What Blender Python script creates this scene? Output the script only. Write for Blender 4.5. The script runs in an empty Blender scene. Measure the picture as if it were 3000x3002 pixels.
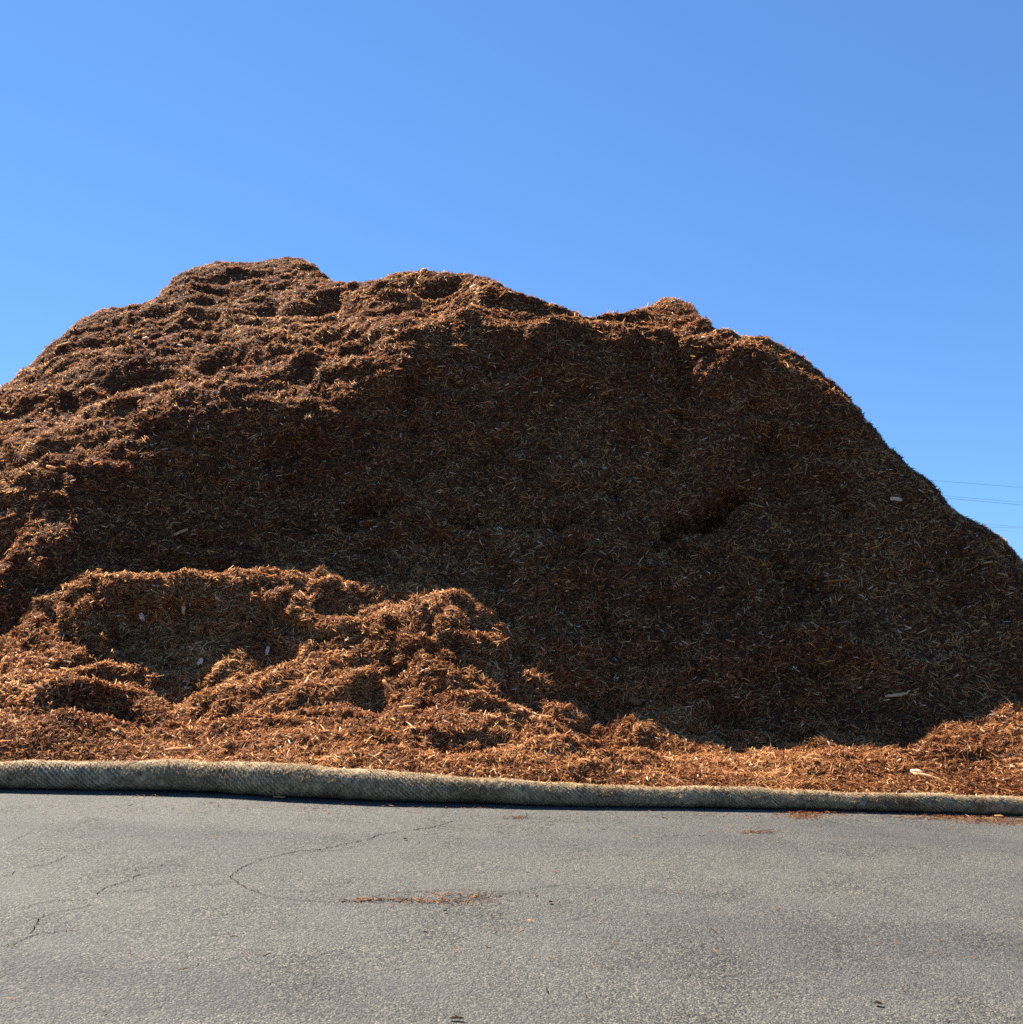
import bpy, math
import numpy as np
from mathutils import Matrix, Vector

# ------------------------------------------------------------------ camera
S = bpy.context.scene
CAM_H = 1.65
PITCH = math.radians(5.72)
ROLL = math.radians(1.0)
F = 1785.0            # focal length in units of a 1931-wide picture
cd = bpy.data.cameras.new("camera")
cam = bpy.data.objects.new("camera", cd)
S.collection.objects.link(cam)
S.camera = cam
cd.sensor_width = 36
cd.lens = 36 * F / 1932.0
cd.clip_start = 0.1
cd.clip_end = 3000
CM = Matrix.Rotation(math.radians(90) + PITCH, 3, 'X') @ Matrix.Rotation(ROLL, 3, 'Z')
cam.matrix_world = Matrix.Translation((0, 0, CAM_H)) @ CM.to_4x4()
# ------------------------------------------------------------------ light
TO_SUN = Vector((-0.85, 0.85, 1.29)).normalized()
SUN_EL = math.asin(TO_SUN.z)
SUN_AZ = math.atan2(TO_SUN.x, TO_SUN.y)      # clockwise from +Y
w = bpy.data.worlds.new("World")
S.world = w
w.use_nodes = True
wn = w.node_tree.nodes
sky = wn.new("ShaderNodeTexSky")
sky.sky_type = 'NISHITA'
sky.sun_disc = False
sky.sun_elevation = SUN_EL
sky.sun_rotation = SUN_AZ
sky.altitude = 200
sky.air_density = 1.0
sky.dust_density = 0.0
sky.ozone_density = 3.0
wn["Background"].inputs[1].default_value = 0.0925
hs = wn.new("ShaderNodeHueSaturation")
hs.inputs["Saturation"].default_value = 1.0
w.node_tree.links.new(sky.outputs[0], hs.inputs["Color"])
gm = wn.new("ShaderNodeGamma")
gm.inputs[1].default_value = 0.60
w.node_tree.links.new(hs.outputs[0], gm.inputs[0])
tn_ = wn.new("ShaderNodeMix"); tn_.data_type = 'RGBA'; tn_.blend_type = 'MULTIPLY'
tn_.inputs[0].default_value = 1.0; tn_.inputs[7].default_value = (0.362, 0.65, 1.07, 1)
w.node_tree.links.new(gm.outputs[0], tn_.inputs[6])
w.node_tree.links.new(tn_.outputs[2], wn["Background"].inputs[0])
sd = bpy.data.lights.new("sun", 'SUN')
sd.energy = 5.0
sd.angle = math.radians(0.53)
sd.color = (1.0, 0.92, 0.80)
sun = bpy.data.objects.new("sun", sd)
S.collection.objects.link(sun)
sun.rotation_euler = (-TO_SUN).to_track_quat('-Z', 'Y').to_euler()
S.view_settings.view_transform = 'Standard'
S.view_settings.look = 'None'
S.view_settings.gamma = 1
S.view_settings.exposure = 1.8
S.cycles.max_bounces = 5
S.cycles.diffuse_bounces = 2
S.cycles.use_denoising = False

rng = np.random.default_rng(7)
CMn = np.array(CM)


# ------------------------------------------------------------------ helpers
def at(u, v, Y):
    """world point on the sight line through (u, v) of the 1931-wide photo, Y metres ahead"""
    u, v = np.broadcast_arrays(np.asarray(u, float), np.asarray(v, float))
    d = np.stack([(u - 965.5) / F, -(v - 966.0) / F, -np.ones(u.shape)], -1) @ CMn.T
    return d * (np.asarray(Y) / d[..., 1])[..., None] + np.array([0, 0, CAM_H])


def project(P):
    q = (P - np.array([0, 0, CAM_H])) @ CMn
    return 965.5 + F * q[..., 0] / -q[..., 2], 966.0 - F * q[..., 1] / -q[..., 2]


def ground_z(x):
    return -0.03 * 9.0 * np.tanh(np.asarray(x) / 9.0)


def on_ground(u, v):
    Y = np.full(np.shape(u), 8.0)
    for _ in range(30):
        P = at(u, v, Y)
        gz = ground_z(P[..., 0])
        Y = Y * (CAM_H - gz) / (CAM_H - P[..., 2])
    P = at(u, v, Y)
    P[..., 2] = ground_z(P[..., 0])
    return P


def hsh(i, j, k, s):
    n = (i * 374761393 + j * 668265263 + k * 2147483647 + s * 1274126177) & 0xFFFFFFFF
    n = ((n ^ (n >> 13)) * 1274126177) & 0xFFFFFFFF
    n = ((n ^ (n >> 16)) * 2246822519) & 0xFFFFFFFF
    return ((n ^ (n >> 15)) & 0xFFFFFF).astype(np.float64) / 8388608.0 - 1.0


def noise(P, freq, seed=0):
    """smooth value noise, about -1..1"""
    Q = P * np.asarray(freq) + seed * 17.31
    I = np.floor(Q).astype(np.int64)
    f = Q - I
    f = f * f * f * (f * (f * 6 - 15) + 10)
    out = 0
    for a in (0, 1):
        wa = f[..., 0] if a else 1 - f[..., 0]
        for b in (0, 1):
            wb = f[..., 1] if b else 1 - f[..., 1]
            for c in (0, 1):
                wc = f[..., 2] if c else 1 - f[..., 2]
                out = out + wa * wb * wc * hsh(I[..., 0] + a, I[..., 1] + b, I[..., 2] + c, seed)
    return out


def catmull(X, K, x):
    """smooth interpolation of rows K (n, ...) given at X (n) at positions x"""
    X = np.asarray(X, float)
    n = len(X)
    i = np.clip(np.searchsorted(X, x) - 1, 0, n - 2)
    t = (x - X[i]) / (X[i + 1] - X[i])
    D = np.empty_like(K)
    h = np.diff(X)
    sl = np.diff(K, axis=0) / h.reshape((-1,) + (1,) * (K.ndim - 1))
    D[1:-1] = 0.5 * (sl[1:] + sl[:-1])
    same = np.sign(sl[1:]) == np.sign(sl[:-1])
    D[1:-1] = np.where(same, np.sign(D[1:-1]) * np.minimum(np.abs(D[1:-1]), 2.5 * np.minimum(np.abs(sl[1:]), np.abs(sl[:-1]))), 0.35 * D[1:-1])
    D[0] = sl[0]; D[-1] = sl[-1]
    sh = (-1,) + (1,) * (K.ndim - 1)
    t = t.reshape(sh); hh = h[i].reshape(sh)
    return ((1 + 2 * t) * (1 - t) ** 2 * K[i] + t * (1 - t) ** 2 * hh * D[i]
            + t * t * (3 - 2 * t) * K[i + 1] + t * t * (t - 1) * hh * D[i + 1])


def mesh_obj(name, V, Fq, mat, parent=None, smooth=False, attrs=None, mi=None):
    """V (n,3); Fq (m,3) or (m,4)"""
    me = bpy.data.meshes.new(name)
    V = np.ascontiguousarray(V, np.float32); Fq = np.ascontiguousarray(Fq, np.int32)
    k = Fq.shape[1]; m = len(Fq)
    me.vertices.add(len(V)); me.vertices.foreach_set("co", V.ravel())
    me.loops.add(m * k); me.loops.foreach_set("vertex_index", Fq.ravel())
    me.polygons.add(m)
    me.polygons.foreach_set("loop_start", np.arange(0, m * k, k, dtype=np.int32))
    me.polygons.foreach_set("loop_total", np.full(m, k, np.int32))
    if smooth:
        me.polygons.foreach_set("use_smooth", np.ones(m, bool))
    for mm in (mat if isinstance(mat, (list, tuple)) else [mat]):
        me.materials.append(mm)
    if mi is not None:
        me.polygons.foreach_set("material_index", np.asarray(mi, np.int32))
    for nm, arr in (attrs or {}).items():
        a = me.attributes.new(nm, 'FLOAT', 'POINT')
        a.data.foreach_set("value", np.ascontiguousarray(arr, np.float32))
    me.update(calc_edges=True)
    me.validate()
    o = bpy.data.objects.new(name, me)
    S.collection.objects.link(o)
    o.parent = parent
    return o


def tag(o, label=None, cat=None, group=None, kind=None):
    if label: o["label"] = label
    if cat: o["category"] = cat
    if group: o["group"] = group
    if kind: o["kind"] = kind
    return o


class Mat:
    def __init__(s, name, rough=0.9, spec=0.2):
        s.m = bpy.data.materials.new(name); s.m.use_nodes = True
        s.t = s.m.node_tree; s.b = s.t.nodes["Principled BSDF"]
        s.b.inputs["Roughness"].default_value = rough
        s.b.inputs["Specular IOR Level"].default_value = spec

    def n(s, kind, **kw):
        nd = s.t.nodes.new("ShaderNode" + kind)
        for k, v in kw.items():
            if k in nd.inputs: nd.inputs[k].default_value = v
            else: setattr(nd, k, v)
        return nd

    def l(s, a, b): s.t.links.new(a, b)

    def ramp(s, src, stops, interp='LINEAR'):
        r = s.n("ValToRGB"); r.color_ramp.interpolation = interp
        e = r.color_ramp.elements
        while len(e) < len(stops): e.new(0.5)
        for q, (p, c) in zip(e, stops):
            q.position = p; q.color = (c if len(c) == 4 else (*c, 1)) if isinstance(c, tuple) else (c, c, c, 1)
        s.l(src, r.inputs[0]); return r.outputs[0]

    def mix(s, fac, a, b, mode='MIX'):
        x = s.n("Mix", data_type='RGBA', blend_type=mode)
        for i, q in ((0, fac), (6, a), (7, b)):
            if isinstance(q, (int, float)): x.inputs[i].default_value = q
            elif isinstance(q, tuple): x.inputs[i].default_value = (*q, 1)
            else: s.l(q, x.inputs[i])
        return x.outputs[2]

    def noise(s, scale, detail=4, rough=0.6, vec=None):
        nn = s.n("TexNoise", Scale=scale, Detail=detail, Roughness=rough)
        if vec: s.l(vec, nn.inputs["Vector"])
        return nn.outputs[0]


# ------------------------------------------------------------------ materials
def translucent(M, col, fac, gain):
    """thin fibres let some of the light through"""
    tr = M.n("BsdfTranslucent")
    M.l(M.mix(1.0, col, (gain, gain, gain), 'MULTIPLY'), tr.inputs[0])
    mx = M.n("MixShader"); mx.inputs[0].default_value = fac
    M.l(M.b.outputs[0], mx.inputs[1]); M.l(tr.outputs[0], mx.inputs[2])
    M.l(mx.outputs[0], M.t.nodes["Material Output"].inputs[0])


def chip_mat():
    M = Mat("shredded_wood", 0.65, 0.08)
    M.b.inputs["Specular Tint"].default_value = (1.0, 0.80, 0.60, 1)
    a = M.n("Attribute", attribute_name="tone").outputs["Fac"]
    g = M.n("NewGeometry").outputs["Position"]
    c = M.ramp(a, [(0.0, (0.020, 0.007, 0.005)), (0.25, (0.070, 0.024, 0.013)), (0.50, (0.26, 0.105, 0.040)),
                   (0.75, (0.50, 0.245, 0.092)), (0.92, (0.68, 0.44, 0.20)), (1.0, (0.85, 0.74, 0.60))])
    big = M.noise(0.9, 5, 0.62, g)
    tint = M.ramp(big, [(0.36, (0.86, 0.78, 0.80)), (0.50, (0.98, 0.95, 0.96)), (0.66, (1.06, 1.06, 1.03))])
    col = M.mix(1.0, c, tint, 'MULTIPLY')
    M.l(col, M.b.inputs["Base Color"])
    translucent(M, col, 0.45, 1.5)
    return M.m


def mulch_base_mat():
    M = Mat("mulch_bed", 0.95, 0.1)
    g = M.n("NewGeometry").outputs["Position"]
    n1 = M.noise(26, 6, 0.75, g)
    c = M.ramp(n1, [(0.30, (0.016, 0.006, 0.005)), (0.48, (0.060, 0.023, 0.013)), (0.60, (0.14, 0.058, 0.026)), (0.72, (0.22, 0.10, 0.045))])
    M.l(c, M.b.inputs["Base Color"])
    b = M.n("Bump", Strength=0.9, Distance=0.03)
    M.l(M.noise(34, 5, 0.7, g), b.inputs["Height"])
    M.l(b.outputs[0], M.b.inputs["Normal"])
    return M.m


CHIP = chip_mat()
BED = mulch_base_mat()

# ------------------------------------------------------------------ pile
LOGP = [(-700, 1478, 1424), (-300, 1486, 1432), (-100, 1490, 1437), (0, 1491, 1438), (120, 1493, 1440), (260, 1495, 1438), (390, 1499, 1437), (520, 1506, 1444), (640, 1512, 1452), (720, 1515, 1458),
        (800, 1517, 1462), (900, 1519, 1470), (1000, 1522, 1477), (1120, 1524, 1483), (1300, 1526, 1487), (1420, 1528, 1488), (1500, 1529, 1493), (1600, 1531, 1496), (1720, 1534, 1500),
        (1800, 1536, 1501), (1880, 1538, 1505), (1960, 1541, 1506), (2300, 1546, 1512), (2700, 1552, 1520)]
LP = np.array(LOGP, float)
base = on_ground(LP[:, 0], LP[:, 1])
hgt = (LP[:, 1] - LP[:, 2]) / F * base[:, 1] * 0.95
SIL = [(-1100, 1180), (-500, 1000), (-200, 840), (0, 722), (40, 690), (100, 645), (155, 603), (225, 572), (300, 555), (330, 525), (400, 499), (460, 492), (540, 488),
       (590, 500), (632, 528), (700, 526), (800, 523), (900, 528), (960, 551), (1040, 573), (1120, 593), (1200, 583), (1250, 563),
       (1296, 570), (1340, 611), (1420, 640), (1480, 668), (1560, 712), (1620, 777), (1680, 845), (1740, 892), (1790, 952),
       (1850, 985), (1890, 1012), (1931, 1056), (2150, 1225), (2500, 1360), (2700, 1420)]
COL = {
    -1100: [(1424, 8.6), (1400, 9.2), (1390, 9.6), (1380, 10), (1370, 10.4), (1360, 11), (1340, 11.6), (1320, 12), (1300, 12.4), (1250, 13.3), (0, 14.2)],
    -500: [(1432, 8.0), (1350, 8.8), (1310, 9.4), (1290, 9.8), (1280, 10.2), (1260, 10.8), (1200, 11.5), (1160, 12), (1130, 12.4), (1060, 13.3), (0, 14.2)],
    -200: [(1436, 7.7), (1345, 8.5), (1290, 9.1), (1260, 9.5), (1240, 9.9), (1210, 10.3), (1120, 10.9), (1080, 11.2), (1040, 11.4), (930, 13.3), (0, 14.3)],
    0: [(1439, 7.6), (1335, 8.4), (1275, 9.1), (1240, 9.5), (1212, 9.8), (1190, 10.2), (1065, 10.7), (1015, 11.0), (985, 11.1), (850, 13.4), (0, 14.8)],
    150: [(1439, 7.5), (1355, 8.2), (1240, 9.2), (1150, 9.75), (1092, 10.2), (1082, 10.6), (1000, 11.0), (945, 11.25), (895, 11.4), (750, 13.9), (0, 15.5)],
    300: [(1438, 7.45), (1370, 8.5), (1300, 9.5), (1195, 9.95), (1076, 10.2), (1092, 10.6), (1000, 11.2), (900, 11.65), (820, 11.85), (690, 14.6), (0, 16.4)],
    450: [(1440, 7.42), (1380, 8.2), (1300, 9.1), (1195, 9.9), (1063, 10.4), (1085, 10.7), (990, 11.3), (880, 11.8), (785, 12.05), (630, 15.1), (0, 17.0)],
    600: [(1449, 7.43), (1390, 8.1), (1290, 9.0), (1175, 9.9), (1064, 10.5), (1082, 10.8), (985, 11.4), (850, 12.0), (745, 12.3), (620, 15.4), (0, 17.0)],
    750: [(1460, 7.5), (1390, 8.2), (1290, 9.1), (1200, 9.8), (1122, 10.4), (1110, 10.8), (990, 11.5), (810, 12.2), (665, 12.6), (590, 15.7), (0, 16.9)],
    850: [(1469, 7.55), (1400, 8.2), (1300, 9.0), (1210, 9.7), (1125, 10.4), (1120, 10.7), (1000, 11.5), (800, 12.3), (640, 12.8), (580, 15.8), (0, 16.9)],
    950: [(1477, 7.6), (1420, 8.2), (1340, 9.0), (1260, 9.7), (1205, 10.2), (1180, 10.5), (1020, 11.4), (800, 12.3), (605, 12.9), (572, 15.8), (0, 16.6)],
    1050: [(1483, 7.7), (1430, 8.3), (1390, 8.9), (1330, 9.5), (1290, 9.9), (1230, 10.2), (1050, 11.2), (820, 12.3), (625, 12.9), (597, 15.7), (0, 16.4)],
    1200: [(1487, 7.8), (1440, 8.4), (1410, 8.9), (1370, 9.4), (1340, 9.8), (1290, 10.1), (1070, 11.2), (850, 12.3), (640, 12.9), (604, 15), (0, 16.4)],
    1350: [(1491, 7.9), (1440, 8.5), (1425, 8.9), (1415, 9.2), (1408, 9.4), (1360, 9.8), (1100, 11.0), (860, 12.15), (648, 12.6), (632, 15.0), (0, 16.2)],
    1500: [(1496, 8.0), (1440, 8.6), (1425, 9.0), (1420, 9.2), (1416, 9.4), (1375, 9.7), (1130, 10.9), (900, 12.0), (695, 12.4), (684, 14.8), (0, 15.8)],
    1650: [(1500, 8.1), (1450, 8.6), (1430, 9.0), (1420, 9.2), (1414, 9.4), (1375, 9.65), (1170, 10.6), (980, 11.4), (832, 12.0), (820, 13.4), (0, 15.2)],
    1800: [(1502, 8.2), (1440, 8.8), (1400, 9.1), (1380, 9.3), (1366, 9.5), (1345, 9.8), (1200, 10.6), (1070, 11.0), (995, 11.2), (975, 12.4), (0, 14.5)],
    1931: [(1505, 8.3), (1430, 8.9), (1390, 9.2), (1370, 9.4), (1357, 9.6), (1340, 9.85), (1230, 10.4), (1140, 10.6), (1095, 10.8), (1075, 11.8), (0, 14.0)],
    2150: [(1508, 8.6), (1440, 9.1), (1400, 9.4), (1380, 9.6), (1365, 9.8), (1360, 10.1), (1310, 10.5), (1280, 10.9), (1260, 11.3), (1250, 13.0), (0, 13.6)],
    2700: [(1512, 9.2), (1485, 9.6), (1470, 9.9), (1460, 10.2), (1455, 10.4), (1450, 10.8), (1440, 11.2), (1432, 11.6), (1428, 12.0), (1424, 12.6), (0, 13.2)],
}
U = np.array(sorted(COL), float)
K = np.array([COL[int(u)] for u in U], float)            # columns, points, (v, Y)
Yk = K[..., 1]
# the foot leans on the back of the log
y0 = catmull(LP[:, 0], (base[:, 1] + hgt)[:, None], U)[:, 0] + 0.02
for k_, w_ in enumerate((1, 1, .95, .9, .9, .9, .9, .9, .9, .9, .9)):
    Yk[:, k_] += (y0 - np.array([COL[int(u)][0][1] for u in U])) * w_
NU, NR = QUALITY if 'QUALITY' in globals() else (1150, 900)
uu = np.concatenate([np.linspace(-1100, -60, 130, endpoint=False), np.linspace(-60, 1990, NU - 230, endpoint=False), np.linspace(1990, 2700, 100)])
KK = catmull(U, K, uu)
su = np.array([s[0] for s in SIL], float); sv = np.array([s[1] for s in SIL], float)
v9 = catmull(su, sv[:, None], uu)[:, 0]
KK[:, 10, 0] = v9 + np.interp(uu, [0, 500, 800, 1500], [9, 9, 5, 5])
# the crown rises from the brink at a set steepness
p7 = at(uu, KK[:, 8, 0], KK[:, 8, 1])
for k_, m_ in ((9, np.interp(uu, [0, 700, 1000, 1400], [.70, .70, .78, .70])), (10, np.interp(uu, [0, 700, 1000, 1400], [.62, .62, .66, .60]))):
    q = at(uu, KK[:, k_, 0], 10.0)
    s_ = (q[:, 2] - CAM_H) / 10.0
    Yn = (m_ * p7[:, 1] - (p7[:, 2] - CAM_H)) / np.maximum(m_ - s_, .1)
    KK[:, k_, 1] = np.clip(Yn, p7[:, 1] + (.35, .8)[k_ - 9], 21)
P = at(uu[:, None], KK[..., 0], KK[..., 1])              # (NU, 11, 3)
gz = ground_z(P[..., 0])
fade = np.clip((uu + 1100) / 400, 0, 1) * np.clip((2700 - uu) / 400, 0, 1)
fade = (fade * fade * (3 - 2 * fade))[:, None]
P[..., 2] = gz - 0.05 + np.maximum(P[..., 2] - gz, 0.04) * fade
crest = P[:, 10]
ray = crest.copy(); ray[:, 2] = 0
ray /= np.linalg.norm(ray, axis=1)[:, None]
back = []
for dy, fz in ((0.9, 0.93), (2.6, 0.70), (5.0, 0.34), (8.5, -0.03)):
    q = crest + ray * dy
    g2 = ground_z(q[:, 0])
    q[:, 2] = g2 + (crest[:, 2] - g2) * fz
    back.append(q)
foot = P[:, 0] - ray * 0.10
foot[:, 2] = ground_z(foot[:, 0]) - 0.06
P = np.concatenate([foot[:, None], P, np.stack(back, 1)], 1)     # (NU, 16, 3)
# arclength resample of every column
seg = np.linalg.norm(np.diff(P, axis=1), axis=2).mean(0)
T = np.concatenate([[0], np.cumsum(seg)])
fine = np.linspace(0, T[-1], 2000)
C = catmull(T, np.ascontiguousarray(P.transpose(1, 0, 2)), fine)   # (2000, NU, 3)
wgt = np.where(fine < T[11] + 0.6, 1.0, 0.22)                     # the back is coarser
cum = np.concatenate([[0], np.cumsum(wgt[1:])])
rows = np.interp(np.linspace(0, cum[-1], NR), cum, np.arange(2000))
i0 = np.clip(rows.astype(int), 0, 1998); fr = (rows - i0)[:, None, None]
G = C[i0] * (1 - fr) + C[i0 + 1] * fr                             # (NR, NU, 3)
trow = np.interp(rows, np.arange(2000), fine)


def normals(G):
    du = np.gradient(G, axis=1); dr = np.gradient(G, axis=0)
    N = np.cross(du, dr)
    N /= np.linalg.norm(N, axis=2)[..., None] + 1e-9
    return N


def smooth_n(N, k):
    for _ in range(k):
        N[1:-1] = (N[:-2] + N[1:-1] * 2 + N[2:]) / 4
        N[:, 1:-1] = (N[:, :-2] + N[:, 1:-1] * 2 + N[:, 2:]) / 4
    return N / (np.linalg.norm(N, axis=2)[..., None] + 1e-9)


N = smooth_n(normals(G), 6)
pu, pv = project(G)
# named lumps and hollows: (u, v, radius, amount)
LUMPS = [(95, 1040, .45, .28), (40, 1110, .4, .2), (20, 1185, .35, -.2), (540, 500, .5, .15), (612, 575, .4, -.36), (440, 520, .3, .1),
         (1040, 1255, .5, .12), (1120, 1395, .35, -.2), (985, 1240, .22, -.2), (1360, 970, .45, -.22), (1250, 1010, .35, -.18),
         (1270, 578, .35, .1), (580, 690, .35, .22), (430, 690, .42, -.38), (230, 725, .42, -.34), (350, 760, .3, .15), (630, 640, .32, -.28),
         (730, 590, .3, -.24), (850, 545, .3, -.28), (880, 600, .3, .14), (960, 620, .3, .1), (500, 590, .32, -.3), (370, 585, .35, -.14),
         (230, 1160, .35, -.16), (340, 1150, .3, -.1), (800, 1170, .3, .14), (1460, 850, .5, -.12), (1180, 640, .3, .14), (1100, 640, .25, -.12)]
disp = np.zeros(G.shape[:2])
vis = trow[:, None] < T[11] + 0.3
for (u0, v0, r, a) in LUMPS:
    dd = (pu - u0) ** 2 + (pv - v0) ** 2 + np.where(vis, 0, 1e9)
    c = G.reshape(-1, 3)[np.argmin(dd)]
    d2 = ((G - c) ** 2).sum(-1)
    disp += a * np.exp(-d2 / (2 * (r * .6) ** 2))
crev = np.zeros(G.shape[:2])
# crevices and slump cracks: (width, depth, way points)
for wd_, dp_, pts_ in ((.055, .48, [(1262, 988), (1310, 970), (1360, 956), (1408, 930)]), (.05, .2, [(1240, 1030), (1300, 1042)]),
                       (.06, .18, [(640, 988), (725, 958)]), (.06, .13, [(1442, 780), (1446, 835)]), (.07, .16, [(1470, 1075), (1535, 1118)]), (.06, .16, [(860, 985), (1000, 1012), (1080, 1000)]),
                       (.08, .07, [(790, 690), (770, 790), (800, 880)]), (.08, .14, [(1560, 900), (1600, 990)]), (.08, .14, [(1270, 620), (1290, 760), (1260, 860)]), (.06, .14, [(440, 940), (560, 905)])):
    pts_ = np.array(pts_, float)
    for tq in np.linspace(0, len(pts_) - 1, 16 * (len(pts_) - 1)):
        a_ = int(min(tq, len(pts_) - 2)); c2 = pts_[a_] + (pts_[a_ + 1] - pts_[a_]) * (tq - a_) + rng.normal(0, 7, 2)
        k_ = np.argmin((pu - c2[0]) ** 2 + (pv - c2[1]) ** 2 + np.where(vis, 0, 1e9)); r_, q_ = divmod(k_, pu.shape[1])
        ra, rb, qa, qb = max(r_ - 40, 0), r_ + 40, max(q_ - 40, 0), q_ + 40
        sub = G[ra:rb, qa:qb] - G[r_, q_]
        g1 = np.exp(-(sub ** 2).sum(-1) / (2 * wd_ ** 2)) * dp_ * rng.uniform(.35, 1.3)
        crev[ra:rb, qa:qb] = np.maximum(crev[ra:rb, qa:qb], g1)
# relief amount: strong on sunny terraces at the left, calmer on the cut face
sm = lambda x, a, b: np.clip((x - a) / (b - a), 0, 1) ** 2 * (3 - 2 * np.clip((x - a) / (b - a), 0, 1))
face = sm(pu, 500, 900) * (1 - sm(pu, 2100, 2500)) * sm(trow[:, None], T[6] - .6, T[7]) * np.ones_like(pu)
am = 1.0 - 0.2 * face
low = noise(G, (0.8, 0.8, 1.3), 1)
# ledges: stretched sideways, sharpened
Wp = G + 0.35 * np.stack([noise(G, 1.1, 21), noise(G, 1.1, 22), noise(G, 1.1, 23)], -1)
led = noise(Wp, (1.15, 2.0, 2.9), 2)
led2 = noise(Wp, (2.4, 3.6, 5.2), 3)
bil = 1 - np.abs(noise(Wp, (3.0, 3.0, 4.2), 4)) * 2
n5 = noise(Wp, (6.5, 6.5, 8.5), 5)
n6 = 1 - 2 * np.abs(noise(G, (12, 12, 15), 6))
n7 = noise(G, 26, 7)
fold = 1 - 2 * np.abs(noise(G + 0.5 * low[..., None], (0.9, 0.9, 0.42), 9))
fold2 = 1 - 2 * np.abs(noise(Wp, (2.3, 2.3, 1.2), 10))
right = 1 - 0.6 * sm(pu, 1500, 1750)
am = am * (1 - .35 * sm(pu, 1500, 1750) * np.ones_like(pu))
below = 1 - sm(trow[:, None], T[7], T[8] + .2) * np.ones_like(pu)
disp += face * right * below * (0.20 * fold + 0.07 * fold2)
disp += am * (0.10 * low + 0.10 * led + 0.065 * led2 + 0.035 * bil + 0.045 * n5) + 0.026 * n6 + 0.014 * n7
# keep the foot tucked behind the log and the outer rim on the ground
hold = np.clip((trow[:, None] - T[1]) / 0.7, 0.12, 1)
disp *= 1 - 0.45 * np.exp(-((trow[:, None] - T[11]) / 0.7) ** 2)
disp *= 1 - 0.45 * sm(pu, 1230, 1330) * (1 - sm(trow[:, None], T[4], T[5] + .2) * np.ones_like(pu))
disp -= 1.2 * crev
disp = disp * hold * (0.3 + 0.7 * fade[:, 0][None, :])
G = G + N * disp[..., None]
N = normals(G)

pile = bpy.data.objects.new("mulch_pile", None)
S.collection.objects.link(pile)
pile.location = (0, 0, 0)
tag(pile, "huge heap of shredded reddish brown wood mulch behind the straw log", "mulch pile")

iv = int(np.searchsorted(trow, T[6]))          # valley row between front mound and main heap
ju = int(np.searchsorted(uu, 1075))            # column between front mound and low berm
idx = np.arange(NR * NU).reshape(NR, NU)


def patch(name, r0, r1, c0, c1, label):
    A = G[r0:r1 + 1, c0:c1 + 1]
    ii = np.arange(A.shape[0] * A.shape[1]).reshape(A.shape[:2])
    Q = np.stack([ii[:-1, :-1], ii[:-1, 1:], ii[1:, 1:], ii[1:, :-1]], -1).reshape(-1, 4)
    o = mesh_obj(name, A.reshape(-1, 3), Q, BED, pile, True)
    o["label"] = label
    return o


main_heap = patch("main_heap", iv, NR - 1, 0, NU - 1, "tall heap with a sunlit left shoulder and a dark shaded face")
front_mound = patch("front_mound", 0, iv, 0, ju, "smaller mound spilling down in front of the heap at left")
low_berm = patch("low_berm", 0, iv, ju, NU - 1, "low sunlit bank of mulch along the log at right")


# ---- loose chips on the pile
def strips(c, t, n, L, W, curl, twist, tone, thick=None):
    """curved fibre strips: centre c, direction t, normal n"""
    m = len(c)
    s = np.cross(n, t)
    V = np.empty((m, 6, 3))
    for k, x in enumerate((-0.5, 0.0, 0.5)):
        mid = c + t * (L * x)[:, None] + n * (curl * L * (0.25 - x * x) * 1.0)[:, None] + s * (twist * L * (0.25 - x * x))[:, None]
        wk = W * (1.0 if k == 1 else 0.55)
        V[:, 2 * k] = mid - s * wk[:, None] / 2
        V[:, 2 * k + 1] = mid + s * wk[:, None] / 2
    b = np.arange(m)[:, None, None] * 6
    Q = (np.array([[0, 1, 3, 2], [2, 3, 5, 4]])[None] + b).reshape(-1, 4)
    return V.reshape(-1, 3), Q, np.repeat(tone, 6)


def slabs(c, t, n, L, W, H, tone):
    """thin tapered wedges of wood with real thickness"""
    m = len(c)
    s = np.cross(n, t)
    V = np.empty((m, 8, 3))
    j = rng.uniform(0.55, 1.0, (m, 4))
    k = 0
    for zi in (-0.5, 0.5):
        for a, (x, y) in enumerate(((-.5, -.5), (.5, -.35), (.5, .35), (-.5, .5))):
            V[:, k] = c + t * (L * x * j[:, a] * 1.1)[:, None] + s * (W * y * j[:, (a + 1) % 4])[:, None] + n * (H * zi)[:, None]
            k += 1
    b = np.arange(m)[:, None, None] * 8
    Q = (np.array([[3, 2, 1, 0], [4, 5, 6, 7], [0, 1, 5, 4], [1, 2, 6, 5], [2, 3, 7, 6], [3, 0, 4, 7]])[None] + b).reshape(-1, 4)
    return V.reshape(-1, 3), Q, np.repeat(tone, 8)


def scatter(r0, r1, c0, c1, cnt, wscale):
    A = G[r0:r1 + 1, c0:c1 + 1]
    e1 = A[:-1, 1:] - A[:-1, :-1]; e2 = A[1:, :-1] - A[:-1, :-1]
    ar = np.linalg.norm(np.cross(e1, e2), axis=2) * wscale[r0:r1, c0:c1]
    cdf = np.cumsum(ar.ravel()); cdf /= cdf[-1]
    k = np.searchsorted(cdf, rng.random(cnt))
    k = np.minimum(k, len(cdf) - 1)
    i, j = np.divmod(k, ar.shape[1])
    a = rng.random((cnt, 1)); b = rng.random((cnt, 1))
    p = A[i, j] * (1 - a) * (1 - b) + A[i, j + 1] * a * (1 - b) + A[i + 1, j] * (1 - a) * b + A[i + 1, j + 1] * a * b
    return p, N[r0:r1 + 1, c0:c1 + 1][i, j]


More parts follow.
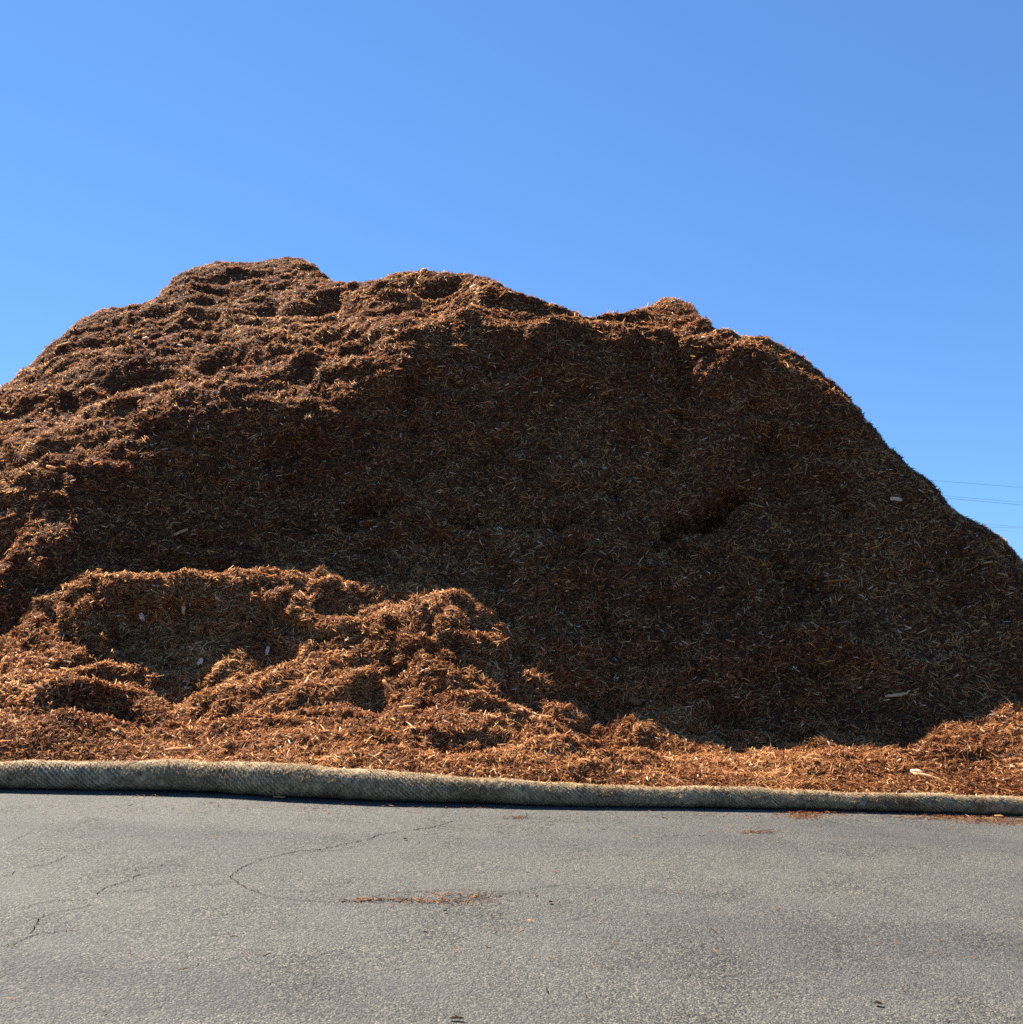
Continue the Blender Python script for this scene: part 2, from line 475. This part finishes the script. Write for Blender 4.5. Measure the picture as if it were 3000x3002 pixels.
def frame(n, tilt):
    m = len(n)
    r = rng.normal(size=(m, 3)); r[:, 2] *= 0.45
    t = r - n * (r * n).sum(1)[:, None]
    t /= np.linalg.norm(t, axis=1)[:, None] + 1e-9
    th = rng.normal(0, 1, m) * tilt
    t2 = t * np.cos(th)[:, None] + n * np.sin(th)[:, None]
    n2 = n * np.cos(th)[:, None] - t * np.sin(th)[:, None]
    ph = rng.normal(0, 0.4, m)
    s = np.cross(n2, t2)
    return t2, n2 * np.cos(ph)[:, None] + s * np.sin(ph)[:, None]


dist = np.linalg.norm(G - np.array([0, 0, CAM_H]), axis=2)
wsc = (9.0 / dist) ** 1.2
wsc *= np.where(trow[:, None] > T[11] + 1.0, 0.25, 1.0)
wsc *= np.where((pu < -150) | (pu > 2080), 0.3, 1.0)


def chips(parent, r0, r1, c0, c1, cnt):
    Vs, Qs, Ts = [], [], []
    off = 0
    # fine fibres, medium shreds
    for fr_, L0, L1, W0, W1, tilt, t0, t1 in ((0.62, .022, .065, .003, .009, .40, .49, .185), (0.345, .04, .11, .005, .014, .34, .55, .19), (0.035, .09, .19, .006, .013, .26, .72, .16)):
        m = int(cnt * fr_)
        p, n = scatter(r0, r1, c0, c1, m, wsc)
        t, n2 = frame(n, tilt)
        L = rng.uniform(L0, L1, m); W = rng.uniform(W0, W1, m)
        tone = np.clip(rng.normal(t0, t1, m), 0, 0.9)
        tone = np.clip(tone + 0.13 * noise(p, 4.5, 41) + 0.10 * noise(p, 1.1, 42), 0, 0.93)
        p = p + n * rng.uniform(-0.006, 0.016, m)[:, None]
        V, Q, tt = strips(p, t, n2, L, W, rng.normal(0, .5, m), rng.normal(0, .4, m), tone)
        Vs.append(V); Qs.append(Q + off); Ts.append(tt); off += len(V)
    V, Q, tt = np.concatenate(Vs), np.concatenate(Qs), np.concatenate(Ts)
    o = mesh_obj("wood_shreds", V, Q, CHIP, parent, False, {"tone": tt})
    tag(o, kind="stuff")
    # solid chunks, some of them pale
    m = int(cnt * 0.055)
    p, n = scatter(r0, r1, c0, c1, m, wsc)
    t, n2 = frame(n, 0.25)
    pale = rng.random(m) < 0.22
    L = rng.uniform(.03, .12, m); W = rng.uniform(.009, .024, m)
    big = rng.random(m) < 0.02
    L = np.where(big, L * 1.9, L)
    tone = np.where(pale, rng.uniform(.88, 1.0, m), np.clip(rng.normal(.62, .16, m), .1, .9))
    V, Q, tt = slabs(p + n * 0.008, t, n2, L, W, rng.uniform(.003, .009, m), tone)
    o = mesh_obj("wood_chunks", V, Q, CHIP, parent, False, {"tone": tt})
    tag(o, kind="stuff")


NCH = CHIPS if 'CHIPS' in globals() else 1.0
if NCH > 0:
    chips(main_heap, iv, NR - 1, 0, NU - 1, int(560000 * NCH))
    chips(front_mound, 0, iv, 0, ju, int(260000 * NCH))
    chips(low_berm, 0, iv, ju, NU - 1, int(110000 * NCH))

# ------------------------------------------------------------------ asphalt
def asphalt_mat():
    M = Mat("weathered_asphalt", 0.85, 0.3)
    g = M.n("NewGeometry").outputs["Position"]
    mp = M.n("Mapping"); mp.inputs["Scale"].default_value = (0.22, 1.0, 1.0); mp.inputs["Rotation"].default_value = (0, 0, 0.12)
    M.l(g, mp.inputs[0])
    big = M.noise(1.1, 5, 0.6, mp.outputs[0])
    mid = M.noise(1.6, 4, 0.6, g)
    vor = M.n("TexVoronoi", Scale=115.0); M.l(g, vor.inputs["Vector"])
    stone = M.ramp(M.n("SeparateColor").outputs[0], [(0, 0.1), (1, 0.1)])
    sc = M.n("SeparateColor"); M.l(vor.outputs["Color"], sc.inputs[0])
    st = M.ramp(sc.outputs[0], [(0.0, (0.018, 0.019, 0.022)), (0.3, (0.048, 0.049, 0.051)), (0.62, (0.092, 0.089, 0.081)),
                                (0.85, (0.132, 0.118, 0.092)), (1.0, (0.23, 0.215, 0.175))])
    gap = M.ramp(vor.outputs["Distance"], [(0.35, 1.0), (0.75, 0.45)])
    c = M.mix(1.0, st, gap, 'MULTIPLY')
    fines = M.ramp(mid, [(0.36, 0.05), (0.62, 0.45)])
    c = M.mix(fines, c, (0.087, 0.086, 0.081))
    patchy = M.ramp(big, [(0.30, (0.72, 0.73, 0.77)), (0.5, (1.0, 1.0, 1.0)), (0.70, (1.13, 1.12, 1.08))])
    c = M.mix(1.0, c, patchy, 'MULTIPLY')
    c = M.mix(1.0, c, (0.95, 0.94, 0.90), 'MULTIPLY')
    pit = M.noise(28, 3, 0.7, g)
    worn = M.ramp(mid, [(0.33, 1.0), (0.47, 0.0)])
    pits = M.ramp(pit, [(0.36, 0.45), (0.5, 1.0)])
    c = M.mix(worn, c, M.mix(1.0, c, pits, 'MULTIPLY'))
    M.l(c, M.b.inputs["Base Color"])
    b = M.n("Bump", Strength=0.8, Distance=0.006); M.l(vor.outputs["Distance"], b.inputs["Height"]); b.invert = True
    b2 = M.n("Bump", Strength=0.5, Distance=0.02); M.l(pit, b2.inputs["Height"])
    M.l(b.outputs[0], b2.inputs["Normal"]); M.l(b2.outputs[0], M.b.inputs["Normal"])
    return M.m


CR = Mat("crack_filler", 1.0, 0.0); CR.b.inputs["Base Color"].default_value = (0.010, 0.009, 0.008, 1)
SED = Mat("crack_sediment", 1.0, 0.0); SED.b.inputs["Base Color"].default_value = (0.045, 0.028, 0.018, 1)
gx = np.unique(np.concatenate([np.linspace(-400, -16, 30), np.linspace(-16, 16, 161), np.linspace(16, 400, 30)]))
gy = np.unique(np.concatenate([np.linspace(-300, 0, 20), np.linspace(0, 30, 121), np.linspace(30, 900, 40)]))
XX, YY = np.meshgrid(gx, gy)
ZZ = ground_z(XX)
GV = np.stack([XX, YY, ZZ], -1)
nn = len(gx)
ii = np.arange(GV.shape[0] * nn).reshape(-1, nn)
GQ = np.stack([ii[:-1, :-1], ii[:-1, 1:], ii[1:, 1:], ii[1:, :-1]], -1).reshape(-1, 4)
# cracks: (width in m, material, way points in the photo's 1931 units)
CRACKS = [
    (.012, 1, [(862, 1548), (815, 1562), (770, 1567), (715, 1575), (695, 1585), (655, 1592), (610, 1602), (560, 1607), (500, 1620), (455, 1637), (445, 1648)]),
    (.008, 1, [(700, 1590), (640, 1604), (590, 1606)]),
    (.010, 2, [(446, 1644), (433, 1654), (450, 1668), (470, 1678), (490, 1686), (520, 1694)]),
    (.007, 1, [(520, 1694), (560, 1699), (640, 1703), (690, 1700), (760, 1698), (820, 1700), (880, 1693), (960, 1687), (1020, 1684)]),
    (.012, 2, [(640, 1702), (700, 1698), (760, 1697), (830, 1702), (880, 1700), (930, 1693)]),
    (.007, 1, [(700, 1693), (740, 1684), (800, 1683), (840, 1680), (900, 1680), (960, 1684), (1040, 1672), (1090, 1667)]),
    (.007, 1, [(470, 1680), (510, 1681), (560, 1682), (600, 1683)]),
    (.008, 1, [(0, 1653), (25, 1652), (30, 1640)]), (.008, 1, [(30, 1640), (55, 1636), (85, 1633), (110, 1624), (128, 1614)]),
    (.011, 1, [(180, 1690), (200, 1675), (235, 1665), (262, 1650), (300, 1648)]), (.008, 1, [(200, 1684), (250, 1682), (300, 1675), (345, 1672), (420, 1668), (446, 1662)]),
    (.008, 1, [(245, 1648), (262, 1640), (300, 1635), (320, 1630)]), (.009, 1, [(58, 1762), (68, 1745), (82, 1728), (110, 1720), (150, 1714), (180, 1706)]),
    (.009, 1, [(0, 1787), (30, 1781), (48, 1772), (75, 1762), (130, 1758)]), (.007, 1, [(40, 1715), (70, 1705), (110, 1700), (170, 1698)]),
    (.006, 1, [(378, 1768), (410, 1764), (450, 1760)]), (.006, 1, [(0, 1600), (20, 1590), (60, 1570)]),
    (.007, 1, [(985, 1538), (1010, 1534), (1050, 1530)]), (.006, 1, [(1280, 1724), (1300, 1720), (1350, 1713)]), (.006, 1, [(1060, 1740), (1085, 1736), (1110, 1726)]),
    (.006, 1, [(1250, 1848), (1290, 1842), (1330, 1834)]), (.006, 1, [(1780, 1722), (1790, 1715), (1820, 1710)]),
]
Vl = [GV.reshape(-1, 3)]; Ql = [GQ]; Ml = [np.zeros(len(GQ), int)]
off = len(Vl[0])
for wd, mt, pts in CRACKS:
    pts = np.array(pts, float)
    d = np.concatenate([[0], np.cumsum(np.hypot(*np.diff(pts, axis=0).T))])
    m = max(6, int(d[-1] / 2.2))
    s = np.linspace(0, d[-1], m)
    q = np.stack([np.interp(s, d, pts[:, 0]), np.interp(s, d, pts[:, 1])], 1)
    W3 = on_ground(q[:, 0], q[:, 1])
    jit = rng.normal(0, 1, (m, 2)); jit = (jit + np.roll(jit, 1, 0)) * 0.0035
    W3[:, :2] += jit
    t = np.gradient(W3[:, :2], axis=0); t /= np.linalg.norm(t, axis=1)[:, None] + 1e-9
    nrm = np.stack([-t[:, 1], t[:, 0]], 1)
    ww = wd * 0.52 * rng.uniform(.1, 1.3, m) * np.minimum(1, np.minimum(np.arange(m), np.arange(m)[::-1]) / 4 + .15)
    A = np.empty((m, 2, 3)); A[:, 0, :2] = W3[:, :2] - nrm * ww[:, None] / 2; A[:, 1, :2] = W3[:, :2] + nrm * ww[:, None] / 2
    A[..., 2] = ground_z(A[..., 0]) + 0.004
    i = np.arange(m - 1)[:, None] * 2
    Ql.append(np.concatenate([i, i + 1, i + 3, i + 2], 1)[:, ::-1] + off); Vl.append(A.reshape(-1, 3)); Ml.append(np.full(m - 1, mt)); off += 2 * m
asphalt = mesh_obj("asphalt", np.concatenate(Vl), np.concatenate(Ql), [asphalt_mat(), CR.m, SED.m], None, False, None, np.concatenate(Ml))
tag(asphalt, kind="structure")

# ------------------------------------------------------------------ straw log
NS, NA = 3600, 72
us = np.linspace(LP[0, 0], LP[-1, 0], NS)
cb = catmull(LP[:, 0], base, us)
rad = catmull(LP[:, 0], hgt[:, None], us)[:, 0] / 2
arc = np.concatenate([[0], np.cumsum(np.linalg.norm(np.diff(cb, axis=0), axis=1))])
rad *= 1 + 0.035 * np.sin(arc * 5.1 + 1) * np.sin(arc * 1.7) + 0.02 * np.sin(arc * 11.3)
tt = np.gradient(cb, axis=0); tt[:, 2] = 0; tt /= np.linalg.norm(tt, axis=1)[:, None]
side = np.stack([tt[:, 1], -tt[:, 0], np.zeros(NS)], 1)      # towards the camera
cb = cb - side * rad[:, None] * 0.8
th = np.linspace(0, 2 * np.pi, NA, endpoint=False)
ca, sa = np.cos(th), np.sin(th)


def log_point(k_s, ang, extra):
    """k_s float index along the log, ang angle (0 = to the camera, pi/2 = up), extra metres above skin"""
    k0 = np.clip(k_s.astype(int), 0, NS - 1)
    r = rad[k0]
    a_ = np.sin(ang)
    rr = r * (1 - 0.10 * (a_ < -0.5) * (-(a_) - 0.5) * 2) + extra
    c = cb[k0].copy(); c[:, 2] = ground_z(c[:, 0]) + r * 0.96
    nrm = side[k0] * np.cos(ang)[:, None] + np.array([0, 0, 1.0]) * np.sin(ang)[:, None]
    return c + nrm * rr[:, None], nrm


SS, AA = np.meshgrid(np.arange(NS), th, indexing='ij')
PH = AA / (2 * np.pi)
ar2 = arc[SS]
wob = 0.5 * np.sin(ar2 * 3.1 + 2) + 0.8 * np.sin(ar2 * 0.9) + 0.35 * np.sin(ar2 * 13 + PH * 9)
weave = (0.75 + 0.35 * np.sin(ar2 * 4.3 + PH * 7)) * np.sin((ar2 / 0.022 + PH * 36 + wob) * np.pi) * (0.6 + 0.4 * np.sin((ar2 / 0.022 - PH * 36) * np.pi))
p0, n0 = log_point(SS.ravel().astype(float), AA.ravel(), np.zeros(SS.size))
fz = noise(p0, 42, 31) * .0035 + noise(p0, 9, 32) * .007 + noise(p0, 3.2, 33) * .008
p0, n0 = log_point(SS.ravel().astype(float), AA.ravel(), fz + weave.ravel() * 0.005)
ii = np.arange(NS * NA).reshape(NS, NA)
LQ = np.stack([ii[:-1], ii[1:], np.roll(ii[1:], -1, 1), np.roll(ii[:-1], -1, 1)], -1).reshape(-1, 4)


def straw_mat(name, cols):
    M = Mat(name, 0.8, 0.15)
    g = M.n("NewGeometry").outputs["Position"]
    a = M.n("Attribute", attribute_name="tone").outputs["Fac"]
    c = M.ramp(a, [(i / (len(cols) - 1), c) for i, c in enumerate(cols)])
    dirt = M.ramp(M.noise(2.2, 5, 0.65, g), [(0.32, (0.50, 0.42, 0.36)), (0.50, (1, 1, 1))])
    col = M.mix(1.0, c, dirt, 'MULTIPLY')
    M.l(col, M.b.inputs["Base Color"])
    if name == "straw_fibre": translucent(M, col, 0.4, 1.3)
    return M.m


LOGM = straw_mat("woven_jute", [(0.065, 0.048, 0.028), (0.30, 0.21, 0.115), (0.60, 0.455, 0.27)])
STRAW = straw_mat("straw_fibre", [(0.07, 0.053, 0.030), (0.38, 0.275, 0.15), (0.76, 0.60, 0.37)])
log = mesh_obj("straw_log", p0, LQ, LOGM, None, True, {"tone": np.clip(.45 + .42 * weave.ravel() + noise(p0, 30, 35) * .3, 0, 1)})
tag(log, "long tan straw filled erosion control log lying between the asphalt and mulch", "erosion log")
m = 42000
ks = rng.uniform(0, NS - 1, m); an = rng.uniform(-0.9, np.pi, m)
p, n = log_point(ks, an, rng.uniform(0, .005, m))
k0 = ks.astype(int)
circ = np.cross(tt[k0], n)
slant = np.where(rng.random(m) < .5, 1, -1) * rng.normal(0.75, .3, m)
t = tt[k0] * np.cos(slant)[:, None] + circ * np.sin(slant)[:, None]
tl = np.abs(rng.normal(0, .22, m))
t = t * np.cos(tl)[:, None] + n * np.sin(tl)[:, None]
V, Q, tn = strips(p, t, n, rng.uniform(.015, .05, m), rng.uniform(.0018, .004, m), rng.normal(0, .3, m), rng.normal(0, .3, m), np.clip(rng.normal(.5, .25, m), 0, 1))
tag(mesh_obj("straw_fibres", V, Q, STRAW, log, False, {"tone": tn}), kind="stuff")

mm = 900
ks = rng.uniform(0, NS - 1, mm); ks = ks + 60 * np.round(rng.normal(0, 1, mm)); ks = np.clip(ks, 0, NS - 1)
p, n = log_point(ks, np.clip(rng.normal(1.75, .45, mm), .3, 2.9), rng.uniform(.008, .014, mm))
t, n2 = frame(n, .15)
V, Q, tn = strips(p, t, n2, rng.uniform(.015, .06, mm), rng.uniform(.003, .009, mm), rng.normal(0, .2, mm), rng.normal(0, .3, mm), np.clip(rng.normal(.48, .22, mm), 0, 1))
tag(mesh_obj("mulch_crumbs", V, Q, CHIP, None, False, {"tone": tn}), "brown mulch crumbs caught on top of the straw log", "mulch crumbs", None, "stuff")

# ------------------------------------------------------------------ scraps on the asphalt
def scraps(name, blobs, label):
    Vs, Qs, Ts = [], [], []; off = 0
    for (u0, v0, ru, rv, cnt) in blobs:
        a = rng.normal(0, .5, cnt) * ru + u0; b = rng.normal(0, .5, cnt) * rv + v0
        p = on_ground(a, b); p[:, 2] += rng.uniform(.003, .012, cnt)
        n = np.tile(np.array([0, 0, 1.0]), (cnt, 1)) + rng.normal(0, .15, (cnt, 3)); n /= np.linalg.norm(n, axis=1)[:, None]
        t, n2 = frame(n, .12)
        V, Q, tn = strips(p, t, n2, rng.uniform(.012, .06, cnt), rng.uniform(.002, .007, cnt), np.abs(rng.normal(0, .3, cnt)), rng.normal(0, .4, cnt), np.clip(rng.normal(.36, .2, cnt), 0, .95))
        Vs.append(V); Qs.append(Q + off); Ts.append(tn); off += len(V)
    o = mesh_obj(name, np.concatenate(Vs), np.concatenate(Qs), CHIP, None, False, {"tone": np.concatenate(Ts)})
    tag(o, label, "mulch scraps", None, "stuff")


scraps("mulch_scraps", [(1515, 1538, 45, 9, 420), (1340, 1541, 0, 0, 1), (1560, 1534, 90, 3, 160), (1780, 1543, 90, 5, 420), (1860, 1548, 80, 8, 520), (1930, 1552, 60, 8, 300), (1430, 1571, 45, 4, 90),
                        (975, 1544, 30, 3, 60), (830, 1702, 130, 7, 120), (870, 1690, 120, 8, 90), (700, 1699, 60, 3, 60), (290, 1502, 60, 3, 60), (1690, 1533, 120, 4, 150),
                        (1000, 1750, 1000, 170, 130), (1400, 1560, 600, 30, 110), (700, 1525, 700, 14, 160), (1500, 1540, 500, 8, 200), (1000, 1523, 900, 4, 260)],
       "loose shreds of brown mulch scattered on the grey asphalt")

# ------------------------------------------------------------------ power lines far beyond the heap
WM = Mat("wire", 0.6, 0.3); WM.b.inputs["Base Color"].default_value = (0.14, 0.22, 0.32, 1)  # pale bluish colour has the haze of distance painted in
# (start, end) in the photo where the wire shows, distance, label
WIRES = [((1763, 906.5), (1931, 920), 90, .026, "highest thin power line in the sky right of the heap"),
         ((1790, 936), (1931, 948.5), 92, .024, "upper wire of the close pair below the highest power line"),
         ((1793, 940.5), (1931, 953), 92, .030, "lower wire of the close pair below the highest power line"),
         ((1868, 989), (1931, 995), 96, .024, "thin wire just above the heap crest at the right edge"),
         ((1870, 994.5), (1931, 996.5), 96, .026, "nearly level wire meeting another just above the right crest"),
         ((1895, 1001), (1931, 1004.5), 97, .018, "faint thin wire under the crossing pair at the right edge"),
         ((1905, 1024.5), (1931, 1026), 98, .028, "lowest power line, touching the heap slope at the right edge")]
for (a, b, dist_, th_, lab) in WIRES:
    A = at(a[0], a[1], dist_); B = at(b[0], b[1], dist_ * 0.985)
    d = (B - A) / (B[0] - A[0])
    xs = np.linspace(-90, 150, 121)
    C3 = A[None] + d[None] * (xs - A[0])[:, None]
    C3[:, 2] += 0.00012 * (xs - A[0]) * (xs - B[0])
    ang = np.linspace(0, 2 * np.pi, 6, endpoint=False)
    V = C3[:, None] + np.stack([np.zeros(6), np.cos(ang), np.sin(ang)], 1)[None] * th_ / 2
    ii = np.arange(121 * 6).reshape(121, 6)
    Q = np.stack([ii[:-1], ii[1:], np.roll(ii[1:], -1, 1), np.roll(ii[:-1], -1, 1)], -1).reshape(-1, 4)
    tag(mesh_obj("power_line", V.reshape(-1, 3), Q, WM.m, None, True), lab, "power line", "power lines in the distance")

# ------------------------------------------------------------------ single pieces one can pick out
front = trow < T[11] + 0.3
Gf = G[front]; pu2, pv2 = project(Gf)
df = np.linalg.norm(Gf - np.array([0, 0, CAM_H]), axis=2)
Nf = N[front]
KIND = {"wood_chip": "wood chip", "wood_splinter": "wood splinter", "bark_piece": "bark", "twig": "twig", "fallen_leaf": "leaf"}


def piece(name, label, u, v, L, W, ang, tone, bend=0.12, ground=False):
    """L, W in the photo's 3000-wide pixels; ang = direction in the picture, degrees anticlockwise"""
    if ground:
        c = on_ground(np.array([float(u)]), np.array([float(v)]))[0]; n = np.array([0, 0, 1.0])
    else:
        d2 = (pu2 - u) ** 2 + (pv2 - v) ** 2
        k = np.argmin(np.where(d2 < 40, df, 1e6 + d2)); i, j = divmod(k, pu2.shape[1])
        c = Gf[i, j]; n = Nf[max(i - 6, 0):i + 7, max(j - 6, 0):j + 7].reshape(-1, 3).mean(0); n /= np.linalg.norm(n)
        n = n + np.array([0, -0.5, 0.1]); n /= np.linalg.norm(n)
    sc_ = c[1] / 2773.0
    a = math.radians(ang)
    t = CMn @ np.array([math.cos(a), math.sin(a), 0.0])
    if ground: t = np.array([math.cos(a), math.sin(a) * 2.0, 0.0])
    t = t - n * (t @ n); t /= np.linalg.norm(t)
    sd_ = np.cross(n, t)
    L_, W_ = L * sc_ * 1.1, W * sc_ * 1.1
    H_ = min(0.012, W_ * 0.35)
    if ground: W_ *= 2.0
    m_ = 7
    V = []
    for q in range(m_):
        x = q / (m_ - 1) - 0.5
        wq = W_ * (0.55 + 0.45 * math.cos(x * 2.6)) * rng.uniform(.8, 1.15)
        mid = c + t * L_ * x + n * (0.010 + H_ / 2 + bend * L_ * (0.25 - x * x)) + sd_ * W_ * rng.normal(0, .07)
        for (yy, zz) in ((-.5, -.5), (.5, -.5), (.42, .5), (-.42, .5)):
            V.append(mid + sd_ * wq * yy + n * H_ * zz * rng.uniform(.7, 1.1))
    Q = [[0, 1, 2, 3], [4 * m_ - 1, 4 * m_ - 2, 4 * m_ - 3, 4 * m_ - 4]]
    for q in range(m_ - 1):
        for e in range(4):
            Q.append([4 * q + e, 4 * q + 4 + e, 4 * q + 4 + (e + 1) % 4, 4 * q + (e + 1) % 4])
    o = mesh_obj(name, np.array(V), np.array(Q), CHIP, None, False, {"tone": np.clip(tone + rng.normal(0, .015, len(V)), 0, 1)})
    tag(o, label, KIND[name], "loose pieces of wood on the mulch" if not ground else "pieces lying on the asphalt")


for args in [
    ("wood_splinter", "pale grey upright slat standing in the shaded hollow of the front mound", 351, 1150, 34, 11, 88, .93),
    ("wood_chip", "white rounded chip at the left edge of the front mound's shaded hollow", 263, 1162, 22, 13, -60, 1.0),
    ("wood_chip", "bright cream chip low in the front mound's hollow, below the upright slat", 375, 1245, 19, 15, 70, 1.0),
    ("wood_chip", "upright cream chip at the right edge of the front mound's shaded hollow", 506, 1229, 26, 10, 85, .98),
    ("wood_splinter", "long grey slat slanting on the dark slope above the front mound", 337, 1002, 40, 9, 30, .92),
    ("bark_piece", "broad brown bark strip slanting down at the far left of the front mound", 72, 1295, 44, 15, -42, .62),
    ("wood_splinter", "long tan splintered slat lying just above the log's thickest stretch", 333, 1411, 58, 12, 22, .80),
    ("wood_splinter", "long tan slat leaning steeply on the sunlit right flank of the front mound", 740, 1296, 66, 10, -62, .82),
    ("wood_splinter", "grey level slat over a dark hollow on the front mound's lower right", 770, 1331, 42, 9, 2, .92),
    ("bark_piece", "reddish bark chunk crowning the low hump at the foot of the dark face", 1197, 1324, 34, 20, -30, .60),
    ("wood_chip", "orange chip slanting up at the left of the reddish bark chunk", 1074, 1330, 26, 12, 48, .72),
    ("wood_chip", "orange chip slanting down between the other orange chip and the bark chunk", 1094, 1338, 22, 11, -40, .74),
    ("wood_splinter", "pale pinkish slat lying level on the dark face above the right end of the log", 1689, 1308, 58, 9, 4, .93),
    ("twig", "long reddish stick lying level midway up the dark slope at right", 1582, 1093, 66, 6, 3, .66),
    ("twig", "tan stick slanting down at the foot of the dark face above the low bank", 1556, 1388, 38, 7, -62, .84),
    ("wood_splinter", "long cream splinter slanting across the sunlit low bank at right", 1749, 1461, 72, 9, -33, .94),
    ("wood_chip", "wide pale chip beside the long cream splinter on the low bank", 1728, 1453, 32, 15, -20, .97),
    ("twig", "tan stick pointing down to the log just right of the long cream splinter", 1762, 1480, 34, 7, -65, .84),
    ("wood_chip", "flat pale chip near the right skyline of the heap", 1689, 938, 30, 13, -18, .96),
    ("wood_splinter", "bright tan splinter alone on the dark slope near the right edge", 1867, 1058, 24, 6, 8, .88),
    ("wood_chip", "white chip in the middle of the heap's sunlit upper left shoulder", 272, 634, 14, 10, 60, 1.0),
    ("wood_chip", "cream chip right of the white chip on the upper left shoulder", 340, 647, 22, 9, -30, .97),
    ("wood_splinter", "long tan splinter near the left skyline of the heap", 117, 647, 40, 8, 18, .88),
    ("wood_chip", "tan chunk on the sunlit lower left shoulder above the shadow edge", 100, 879, 26, 11, -14, .88),
    ("wood_chip", "cream chip just under the middle of the heap's crest", 890, 536, 18, 8, 5, .98),
]:
    piece(*args)
for args in [
    ("wood_splinter", "flat grey piece of wood in the shadow of the log at left", 527, 1507, 33, 9, -4, .86),
    ("wood_splinter", "flat grey piece of wood against the log at the far right", 1885, 1542, 22, 6, 0, .86),
    ("fallen_leaf", "small curled brown leaf alone on the asphalt at lower right", 1657, 1898, 18, 7, -10, .22, .5),
    ("bark_piece", "dark flat bark piece on the asphalt at the bottom edge of the photo", 862, 1926, 34, 5, 0, .12),
    ("wood_chip", "small dark chip on the asphalt below the log near the long curved crack", 765, 1585, 9, 4, 20, .12),
    ("wood_chip", "dark chip right of the brown mulch streak in the asphalt crack", 1039, 1705, 9, 5, 60, .12),
    ("wood_chip", "dark chip just below the brown mulch streak in the asphalt crack", 840, 1722, 10, 4, 10, .12),
]:
    piece(*args, **{"ground": True})
